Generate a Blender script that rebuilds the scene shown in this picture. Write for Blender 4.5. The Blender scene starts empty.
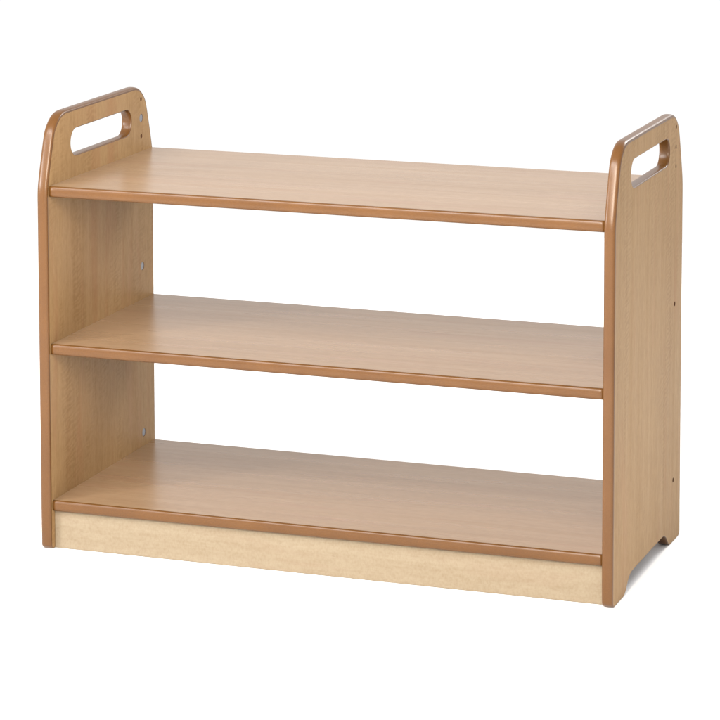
import bpy, bmesh, math, random
from mathutils import Vector
from mathutils.geometry import tessellate_polygon

sc = bpy.context.scene
C = sc.collection
R = math.radians
MM = 0.001

# ------------------------------------------------------------------ dimensions (mm)
W, D, H = 1000.0, 438.0, 735.0
T = 18.6                      # board thickness
Z1, Z2, Z3 = 621.5, 352.3, 82.7   # shelf top surfaces
SF = 8.1                      # shelf face line set back from panel face line
LIFT = 1.5                    # bottom edging thickness below the board

# ------------------------------------------------------------------ materials
def new_mat(name):
    m = bpy.data.materials.new(name); m.use_nodes = True
    nt = m.node_tree
    for n in list(nt.nodes):
        nt.nodes.remove(n)
    out = nt.nodes.new('ShaderNodeOutputMaterial')
    bs = nt.nodes.new('ShaderNodeBsdfPrincipled')
    nt.links.new(bs.outputs[0], out.inputs[0])
    return m, nt, bs

def maple(name, along, across, third, pale, dark, pink, rough=.36, spec=.35, seed=0.0, figure=1.0, mottle=0.0, contrast=1.0):
    """laminate printed with maple grain; along/across/third are axis letters of the object space"""
    m, nt, bs = new_mat(name)
    N = nt.nodes.new; L = nt.links.new
    tc = N('ShaderNodeTexCoord'); sp = N('ShaderNodeSeparateXYZ'); L(tc.outputs['Object'], sp.inputs[0])
    def coord(sa, sb, sc_, off):
        c = N('ShaderNodeCombineXYZ')
        for i, (ax, s) in enumerate(((along, sa), (across, sb), (third, sc_))):
            k = N('ShaderNodeMath'); k.operation = 'MULTIPLY_ADD'
            L(sp.outputs[ax], k.inputs[0]); k.inputs[1].default_value = s; k.inputs[2].default_value = off * (i + 1) * .73
            L(k.outputs[0], c.inputs[i])
        return c.outputs[0]
    def noise(vec, detail=4, rough_=.55, dist=0.0, scale=1.0):
        n = N('ShaderNodeTexNoise'); n.inputs['Scale'].default_value = scale
        n.inputs['Detail'].default_value = detail; n.inputs['Roughness'].default_value = rough_
        n.inputs['Distortion'].default_value = dist
        L(vec, n.inputs['Vector']); return n.outputs['Fac']
    def ramp(v, a, b, lo=0.0, hi=1.0):
        r = N('ShaderNodeMapRange'); L(v, r.inputs[0])
        r.inputs[1].default_value = a; r.inputs[2].default_value = b
        r.inputs[3].default_value = lo; r.inputs[4].default_value = hi; return r.outputs[0]
    def math_(op, a, b):
        k = N('ShaderNodeMath'); k.operation = op
        for i, v in enumerate((a, b)):
            if isinstance(v, (int, float)): k.inputs[i].default_value = v
            else: L(v, k.inputs[i])
        return k.outputs[0]
    def mix(f, a, b):
        x = N('ShaderNodeMix'); x.data_type = 'RGBA'
        if isinstance(f, (int, float)): x.inputs[0].default_value = f
        else: L(f, x.inputs[0])
        for i, v in ((6, a), (7, b)):
            if isinstance(v, tuple): x.inputs[i].default_value = (*v, 1)
            else: L(v, x.inputs[i])
        return x.outputs[2]
    # broad staves / bands running with the grain
    broad = noise(coord(.55, 11, 2, 3.1 + seed), 2, .5, .4)
    # medium streaks
    streak = noise(coord(1.6, 55, 6, 7.7 + seed), 5, .62, .6)
    # hair-fine fibres
    fibre = noise(coord(14, 420, 40, 1.3 + seed), 3, .6)
    # cathedral figure: warped rings
    w = N('ShaderNodeTexWave'); w.wave_type = 'BANDS'; w.bands_direction = 'Y'
    w.inputs['Scale'].default_value = 1.0; w.inputs['Distortion'].default_value = 6.0
    w.inputs['Detail'].default_value = 3; w.inputs['Detail Scale'].default_value = .8
    L(coord(1.1, 9, 2, 5.5 + seed), w.inputs['Vector'])
    # fiddle-back ripples across the grain in patches
    f = N('ShaderNodeTexWave'); f.wave_type = 'BANDS'; f.bands_direction = 'X'
    f.inputs['Scale'].default_value = 1.0; f.inputs['Distortion'].default_value = 9.0
    f.inputs['Detail'].default_value = 2; f.inputs['Detail Scale'].default_value = 1.6
    fv = N('ShaderNodeVectorRotate'); fv.rotation_type = 'Z_AXIS'; fv.inputs['Angle'].default_value = .5
    L(coord(37, 20, 4, 2.2 + seed), fv.inputs['Vector']); L(fv.outputs[0], f.inputs['Vector'])
    patch = ramp(noise(coord(3.2, 15, 3, 9.9 + seed), 2), .50, .64)
    # mottle: short flecks
    mot = noise(coord(300, 190, 60, 4.4 + seed), 2, .5)
    fac = math_('MULTIPLY', ramp(broad, .34, .66), .30)
    fac = math_('ADD', fac, math_('MULTIPLY', ramp(streak, .36, .66), .25))
    fac = math_('ADD', fac, math_('MULTIPLY', ramp(w.outputs['Fac'], 0, 1), .10))
    fac = math_('ADD', fac, math_('MULTIPLY', ramp(fibre, .35, .65), .26))
    fac = math_('ADD', fac, math_('MULTIPLY', math_('MULTIPLY', f.outputs['Fac'], patch), .46 * figure))
    # soft uneven cloudiness, not aligned with the fibres
    cl = noise(coord(60, 130, 30, 6.6 + seed), 6, .7)
    fac = math_('ADD', fac, math_('MULTIPLY', ramp(cl, .40, .60), .38))
    fac = math_('MULTIPLY', math_('SUBTRACT', fac, .62), contrast)
    fac = math_('ADD', fac, .5)
    if mottle:
        fac = math_('ADD', fac, math_('MULTIPLY', ramp(mot, .42, .68), mottle))
    col = mix(fac, pale, dark)
    pk = math_('MULTIPLY', ramp(noise(coord(2.6, 26, 3, 12.3 + seed), 3, .6, .8), .54, .72), .38)
    col = mix(pk, col, pink)
    # rare mineral flecks
    fl = ramp(noise(coord(45, 240, 50, 21.0 + seed), 2, .5), .735, .79)
    col = mix(math_('MULTIPLY', fl, .35), col, tuple(v * .55 for v in dark))
    L(col, bs.inputs['Base Color'])
    rr = ramp(streak, .3, .7, rough - .03, rough + .04); L(rr, bs.inputs['Roughness'])
    bs.inputs['Specular IOR Level'].default_value = spec
    b = N('ShaderNodeBump'); b.inputs['Strength'].default_value = .10; b.inputs['Distance'].default_value = .00035
    L(fibre, b.inputs['Height']); L(b.outputs[0], bs.inputs['Normal'])
    return m

PALE, DARK, PINK = (.292, .188, .090), (.205, .120, .050), (.245, .118, .056)
mp_side = maple('maple_laminate_upright', 'Z', 'Y', 'X', PALE, DARK, PINK, figure=1.0, rough=.5, spec=.10, contrast=.78)
mp_shelf = maple('maple_laminate_lengthwise', 'X', 'Y', 'Z', (.244, .160, .094), (.180, .110, .059), (.212, .114, .068), rough=.29, spec=.42, seed=4.0, figure=.5, contrast=.8)
mp_plinth = maple('maple_laminate_plinth', 'X', 'Z', 'Y', (.228, .190, .136), (.168, .128, .082), (.185, .130, .088), rough=.5, spec=.12, seed=8.0, figure=.5, mottle=.26, contrast=.55)

def painted_edge():
    m, nt, bs = new_mat('brown_lacquered_edge')
    N = nt.nodes.new; L = nt.links.new
    tc = N('ShaderNodeTexCoord')
    n = N('ShaderNodeTexNoise'); n.inputs['Scale'].default_value = 700; n.inputs['Detail'].default_value = 3
    L(tc.outputs['Object'], n.inputs['Vector'])
    n2 = N('ShaderNodeTexNoise'); n2.inputs['Scale'].default_value = 9; n2.inputs['Detail'].default_value = 4
    L(tc.outputs['Object'], n2.inputs['Vector'])
    a = N('ShaderNodeMath'); a.operation = 'ADD'; L(n.outputs['Fac'], a.inputs[0]); L(n2.outputs['Fac'], a.inputs[1])
    r = N('ShaderNodeMapRange'); r.inputs[1].default_value = .75; r.inputs[2].default_value = 1.25; L(a.outputs[0], r.inputs[0])
    x = N('ShaderNodeMix'); x.data_type = 'RGBA'; L(r.outputs[0], x.inputs[0])
    x.inputs[6].default_value = (.074, .030, .0068, 1); x.inputs[7].default_value = (.094, .040, .0096, 1)
    L(x.outputs[2], bs.inputs['Base Color'])
    bs.inputs['Roughness'].default_value = .31; bs.inputs['Specular IOR Level'].default_value = .33
    b = N('ShaderNodeBump'); b.inputs['Strength'].default_value = .06; b.inputs['Distance'].default_value = .0002
    L(n.outputs['Fac'], b.inputs['Height']); L(b.outputs[0], bs.inputs['Normal'])
    return m
edge_mat = painted_edge()

def plain(name, col, rough, spec=.5, var=.08, scale=60, metallic=0):
    m, nt, bs = new_mat(name)
    N = nt.nodes.new; L = nt.links.new
    tc = N('ShaderNodeTexCoord'); n = N('ShaderNodeTexNoise'); n.inputs['Scale'].default_value = scale
    L(tc.outputs['Object'], n.inputs['Vector'])
    x = N('ShaderNodeMix'); x.data_type = 'RGBA'; L(n.outputs['Fac'], x.inputs[0])
    x.inputs[6].default_value = (*[c * (1 - var) for c in col], 1); x.inputs[7].default_value = (*[min(1, c * (1 + var)) for c in col], 1)
    L(x.outputs[2], bs.inputs['Base Color'])
    bs.inputs['Roughness'].default_value = rough; bs.inputs['Specular IOR Level'].default_value = spec
    bs.inputs['Metallic'].default_value = metallic
    return m
hole_mat = plain('dark_drilled_board', (.075, .030, .016), .8, .1, .2, 900)  # dark brown walls of drilled holes and cap recesses
cap_mat = plain('grey_plastic', (.125, .13, .15), .35, .5, .05, 300)
floor_mat = plain('matt_white_paper', (.90, .90, .90), 1.0, 0.0, .004, 3)

# ------------------------------------------------------------------ helpers
def link(name, bm, mat, parent=None, smooth=True):
    me = bpy.data.meshes.new(name); bm.to_mesh(me); bm.free()
    me.materials.append(mat)
    if smooth:
        for p in me.polygons: p.use_smooth = True
    o = bpy.data.objects.new(name, me); C.objects.link(o)
    if parent: o.parent = parent
    return o

def resample_arc(cx, cy, r, a0, a1, n):
    return [(cx + r * math.cos(R(a0 + (a1 - a0) * i / n)), cy + r * math.sin(R(a0 + (a1 - a0) * i / n))) for i in range(n + 1)]

def catmull(pts, n=6):
    out = []
    for i in range(len(pts) - 1):
        p0 = pts[max(i - 1, 0)]; p1 = pts[i]; p2 = pts[i + 1]; p3 = pts[min(i + 2, len(pts) - 1)]
        for k in range(n):
            t = k / n
            out.append(tuple(.5 * ((2 * p1[j]) + (-p0[j] + p2[j]) * t + (2 * p0[j] - 5 * p1[j] + 4 * p2[j] - p3[j]) * t * t + (-p0[j] + 3 * p1[j] - 3 * p2[j] + p3[j]) * t ** 3) for j in (0, 1)))
    out.append(pts[-1]); return out

# outline of an end panel in (y, z), going round counter-clockwise seen from +x
half_top = catmull([(0, 560), (0, 598), (.5, 611), (2.4, 623.5), (7.2, 642), (12.9, 661), (19, 680), (25, 698), (30.5, 710), (40.5, 721), (54, 730), (70, 734.4), (90, 735)], 6)
foot = catmull([(62, 0), (68.5, .8), (75, 3.6), (82, 9), (90, 16.5), (99, 22.5), (112, 26.6), (130, 27.4)], 5)
corner = resample_arc(8, 8, 8, 180, 270, 8)
left_half = [(130, 27.4)] + foot[::-1][1:] + [(30, 0)] + corner[::-1] + [(0, 60), (0, 200), (0, 400)] + half_top
OUT = left_half + [(D - y, z) for y, z in left_half[::-1]]       # clockwise in (y, z)
OUT = OUT[::-1]
slot_r = 24.7; slot_c = 681.0
SLOT = resample_arc(91 + slot_r, slot_c, slot_r, 90, 270, 20) + resample_arc(348.5 - slot_r, slot_c, slot_r, -90, 90, 20)
def circ(y, z, r, n=20): return [(y + r * math.cos(2 * math.pi * i / n), z + r * math.sin(2 * math.pi * i / n)) for i in range(n)]

def normals(pts):
    n = len(pts); res = []
    area = sum(pts[i][0] * pts[(i + 1) % n][1] - pts[(i + 1) % n][0] * pts[i][1] for i in range(n))
    sg = 1 if area > 0 else -1
    for i in range(n):
        a, b, c = pts[i - 1], pts[i], pts[(i + 1) % n]
        def un(p, q):
            dx, dy = q[0] - p[0], q[1] - p[1]; l = math.hypot(dx, dy) or 1; return (dy / l * sg, -dx / l * sg)
        n1, n2 = un(a, b), un(b, c); s = (n1[0] + n2[0], n1[1] + n2[1]); l = math.hypot(*s) or 1
        res.append((s[0] / l, s[1] / l))
    return res

def bull(e, t, rx=6.0):
    """profile (distance through the board, outward offset)"""
    p = []; n = 34; q = 2 / 2.7
    for i in range(n + 1):                                   # superellipse bull-nose
        a = math.pi * i / n; c = math.cos(a)
        p.append((t / 2 * (1 - math.copysign(abs(c) ** q, c)), e * max(0.0, math.sin(a)) ** q if 0 < i < n else 0.0))
    return p

def board_faces(x0, x1, outline, holes_a, holes_b):
    """two flat laminate faces of a panel, with real openings"""
    bm = bmesh.new()
    for x, holes in ((x0, holes_a), (x1, holes_b)):
        loops = [outline] + holes
        flat = [Vector((0, p[0], p[1])) for lp in loops for p in lp]
        tris = tessellate_polygon([[Vector((p[0], p[1], 0)) for p in lp] for lp in loops])
        vs = [bm.verts.new((x * MM, v.y * MM, (v.z + LIFT) * MM)) for v in flat]
        for t in tris:
            try: f = bm.faces.new([vs[i] for i in t])
            except ValueError: continue
            f.normal_update()
            if (f.normal.x > 0) != (x == x1): f.normal_flip()
    return bm

def sweep(x0, t, pts, efun, sign=1, rx=6.0):
    bm = bmesh.new(); nr = normals(pts); rings = []
    prof = bull(1.0, t, rx)
    for w, o in prof:
        rings.append([bm.verts.new(((x0 + w) * MM, (p[0] + sign * n[0] * o * efun(p)) * MM, (p[1] + sign * n[1] * o * efun(p) + LIFT) * MM)) for p, n in zip(pts, nr)])
    m = len(pts)
    for a, b in zip(rings, rings[1:]):
        for i in range(m):
            bm.faces.new((a[i], a[(i + 1) % m], b[(i + 1) % m], b[i]))
    bmesh.ops.recalc_face_normals(bm, faces=bm.faces)
    if sign < 0:
        pass
    return bm

def edge_depth(p):
    z = p[1]
    if z < 40 and 8 < p[0] < D - 8: return LIFT
    if z < 12: return LIFT + (5.6 - LIFT) * max(0, min(1, z / 12))
    return 5.6

# ------------------------------------------------------------------ the shelving unit
root = bpy.data.objects.new('shelving_unit', None); C.objects.link(root)
root['label'] = 'low open maple shelving unit with three shelves, brown edges and handle slots'
root['category'] = 'shelving unit'

def cup(x, y, z, r, depth, into):
    """blind drilled hole: wall and bottom; into = direction (+1/-1) along x"""
    bm = bmesh.new(); n = 20; rings = []
    for d_, rr in ((0, r), (depth, r)):
        rings.append([bm.verts.new(((x + into * d_) * MM, py * MM, (pz + LIFT) * MM)) for py, pz in circ(y, z, rr, n)])
    for i in range(n): bm.faces.new((rings[0][i], rings[0][(i + 1) % n], rings[1][(i + 1) % n], rings[1][i]))
    bm.faces.new(rings[1])
    bmesh.ops.recalc_face_normals(bm, faces=bm.faces)
    return bm

def cap(x, y, z, r, into):
    bm = bmesh.new(); n = 24; rings = []
    for d_, rr in ((1.0, r), (.5, r * .97), (.35, r * .90), (.5, r * .5)):
        rings.append([bm.verts.new(((x + into * d_) * MM, py * MM, (pz + LIFT) * MM)) for py, pz in circ(y, z, rr, n)])
    for a, b in zip(rings, rings[1:]):
        for i in range(n): bm.faces.new((a[i], a[(i + 1) % n], b[(i + 1) % n], b[i]))
    bm.faces.new(rings[-1])
    bmesh.ops.recalc_face_normals(bm, faces=bm.faces)
    return bm

HZ = [715.5, 681.5, 648.5, 412.5, 107.0]; HY = 390.0
def panel(x0, inner_sign):
    x1 = x0 + T
    outer = [(HY, z, 3.7 if z > 420 else 4.1) for z in HZ]
    inner = [(HY, 715.5, 3.7, 0), (HY, 681.5, 7.4, 1), (HY, 648.5, 3.7, 0), (HY, 412.5, 7.4, 1), (HY, 107.0, 7.4, 1)]
    ho = [SLOT] + [circ(y, z, r) for y, z, r in outer]
    hi = [SLOT] + [circ(y, z, r) for y, z, r, k in inner]
    a, b = (ho, hi) if inner_sign > 0 else (hi, ho)
    p = link('side_panel', board_faces(x0, x1, OUT, a, b), mp_side, root, smooth=False)
    link('edge_trim', sweep(x0, T, OUT, edge_depth), edge_mat, p)
    link('handle_slot_rim', sweep(x0, T, SLOT, lambda q: 2.2, sign=-1, rx=3.0), edge_mat, p)
    xo, so = (x0, 1) if inner_sign > 0 else (x1, -1)
    xi, si = (x1, -1) if inner_sign > 0 else (x0, 1)
    for y, z, r in outer:
        link('screw_hole', cup(xo, y, z, r, 4.0, so), hole_mat, p)
    for y, z, r, k in inner:
        if k:
            link('screw_cap', cap(xi, y, z, r, si), cap_mat, p)
            bm = bmesh.new()
            n = 24; A = [bm.verts.new((xi * MM, py * MM, (pz + LIFT) * MM)) for py, pz in circ(y, z, r, n)]
            B = [bm.verts.new(((xi + si * 1.2) * MM, py * MM, (pz + LIFT) * MM)) for py, pz in circ(y, z, r, n)]
            for i in range(n): bm.faces.new((A[i], A[(i + 1) % n], B[(i + 1) % n], B[i]))
            link('cap_recess', bm, hole_mat, p)
        else:
            link('screw_hole', cup(xi, y, z, r, 4.0, si), hole_mat, p)
    return p
panel(0.0, +1)
panel(W - T, -1)

def shelf(z_top):
    x0, x1 = T + .25, W - T - .25
    t = T; y0, y1 = SF, D - .6
    zt, zb = z_top + LIFT, z_top + LIFT - t
    bm = bmesh.new()
    def quad(*p):
        return bm.faces.new([bm.verts.new((a * MM, b * MM, c * MM)) for a, b, c in p])
    quad((x0, y0, zt), (x1, y0, zt), (x1, y1, zt), (x0, y1, zt))
    quad((x0, y0, zb), (x0, y1, zb), (x1, y1, zb), (x1, y0, zb))
    for x in (x0, x1):
        quad((x, y0, zb), (x, y0, zt), (x, y1, zt), (x, y1, zb))
    s = link('shelf', bm, mp_shelf, root, smooth=False)
    for name, y, sg, e, rx in (('front_edge_trim', y0, -1, 6.0, 6.0), ('back_edge_trim', y1, 1, 1.6, 1.6)):
        bm = bmesh.new(); prof = bull(e, t, rx); nx = 160
        cols = []
        for i in range(nx + 1):
            x = x0 + (x1 - x0) * i / nx
            # the last millimetres are eased where the edge meets the end panel
            d_ = min(x - x0, x1 - x); k = 1 if d_ > 1.5 else .9 + .1 * d_ / 1.5
            cols.append([bm.verts.new((x * MM, (y + sg * o * k) * MM, (zt - w) * MM)) for w, o in prof])
        # densify the ends
        for a, b in zip(cols, cols[1:]):
            for j in range(len(prof) - 1):
                bm.faces.new((a[j], a[j + 1], b[j + 1], b[j]))
        for cl in (cols[0], cols[-1]): bm.faces.new(cl)
        bmesh.ops.recalc_face_normals(bm, faces=bm.faces)
        link(name, bm, edge_mat, s)
    return s
for z in (Z1, Z2, Z3): shelf(z)

# plinth board under the bottom shelf
bm = bmesh.new()
py = 11.5; pz0, pz1 = .5, Z3 + LIFT - T - .2
bmesh.ops.create_cube(bm, size=1)
for v in bm.verts:
    v.co = Vector((((T + .3) if v.co.x < 0 else (W - T - .3)) * MM, (py if v.co.y < 0 else py + 15) * MM, (pz0 if v.co.z < 0 else pz1) * MM))
bmesh.ops.bevel(bm, geom=[e for e in bm.edges], offset=.5 * MM, segments=2, affect='EDGES')
link('plinth', bm, mp_plinth, root, smooth=False)

# ------------------------------------------------------------------ floor
bm = bmesh.new()
vs = [bm.verts.new(p) for p in ((-3.2, -3.2, 0), (4.2, -3.2, 0), (4.2, 3.0, 0), (-3.2, 3.0, 0))]; bm.faces.new(vs)
fl = link('floor', bm, floor_mat, None, False); fl['kind'] = 'structure'

# ------------------------------------------------------------------ light
w = bpy.data.worlds.new("World"); sc.world = w; w.use_nodes = True
bg = w.node_tree.nodes['Background']
bg.inputs[0].default_value = (1.0, .99, .985, 1)
wn = w.node_tree.nodes; wl = w.node_tree.links          # unseen white surround: glow dimmed overhead to hold down the top shelf
tcw = wn.new('ShaderNodeTexCoord'); sw = wn.new('ShaderNodeSeparateXYZ'); wl.new(tcw.outputs['Generated'], sw.inputs[0])
mr = wn.new('ShaderNodeMapRange'); mr.inputs[1].default_value = .15; mr.inputs[2].default_value = .85
mr.inputs[3].default_value = 1.65; mr.inputs[4].default_value = .7
wl.new(sw.outputs['Z'], mr.inputs[0]); 
mb = wn.new('ShaderNodeMapRange'); mb.interpolation_type = 'SMOOTHSTEP'      # glow cut behind the unit to weaken sheen on the top edges
mb.inputs[1].default_value = .1; mb.inputs[2].default_value = .75; mb.inputs[3].default_value = 1.65; mb.inputs[4].default_value = 1.06
wl.new(sw.outputs['Y'], mb.inputs[0])
mn = wn.new('ShaderNodeMath'); mn.operation = 'MINIMUM'; wl.new(mr.outputs[0], mn.inputs[0]); wl.new(mb.outputs[0], mn.inputs[1])
wl.new(mn.outputs[0], bg.inputs[1])

def softbox(name, frm, to, size, power, col=(1, 1, 1)):
    l = bpy.data.lights.new(name, 'AREA'); l.shape = 'RECTANGLE'; l.size, l.size_y = size; l.energy = power; l.color = col
    o = bpy.data.objects.new(name, l); C.objects.link(o); o.location = frm
    d = Vector(to) - Vector(frm); o.rotation_euler = d.to_track_quat('-Z', 'Y').to_euler()
    return o
softbox('softbox', (-1.95, -2.25, 1.35), (.35, .1, .35), (.38, .5), 70)
softbox('softbox', (.93, -2.3, 1.65), (.2, .2, .35), (.6, 1.2), 118, (1, .88, .74))
softbox('large_softbox', (-.2, -1.65, 2.35), (.2, 0, .5), (2.1, 1.0), 108)
softbox('added_floor_fill', (1.45, 2.1, 1.9), (.95, .85, 0), (.8, .8), 40)  # added fill, lifts the unit's shadow off the floor behind and to the right

# ------------------------------------------------------------------ camera (solved from the photograph)
cam = bpy.data.cameras.new('camera'); co = bpy.data.objects.new('camera', cam); C.objects.link(co)
f, cx, cy = 3111.83, 363.105, -29.621
cam.sensor_fit = 'HORIZONTAL'; cam.sensor_width = 36; cam.lens = f / 720 * 36
cam.shift_x = (360 - cx) / 720; cam.shift_y = (cy - 360) / 720
cam.clip_start = .05; cam.clip_end = 300
from mathutils import Matrix
r = Vector((0.94220967, 0.33502108, -0.00134516)); u = Vector((-0.03361607, 0.09853481, 0.99456566)); b = -Vector((-0.33333301, 0.93704416, -0.10410255))
M = Matrix(((r.x, u.x, b.x), (r.y, u.y, b.y), (r.z, u.z, b.z))).to_4x4()
M.translation = Vector((2.24067, -4.67017, 1.52350 + LIFT * MM))
co.matrix_world = M
sc.camera = co

sc.view_settings.view_transform = 'Standard'; sc.view_settings.look = 'None'
sc.view_settings.exposure = 0; sc.view_settings.gamma = 1
sc.cycles.max_bounces = 10; sc.cycles.diffuse_bounces = 6
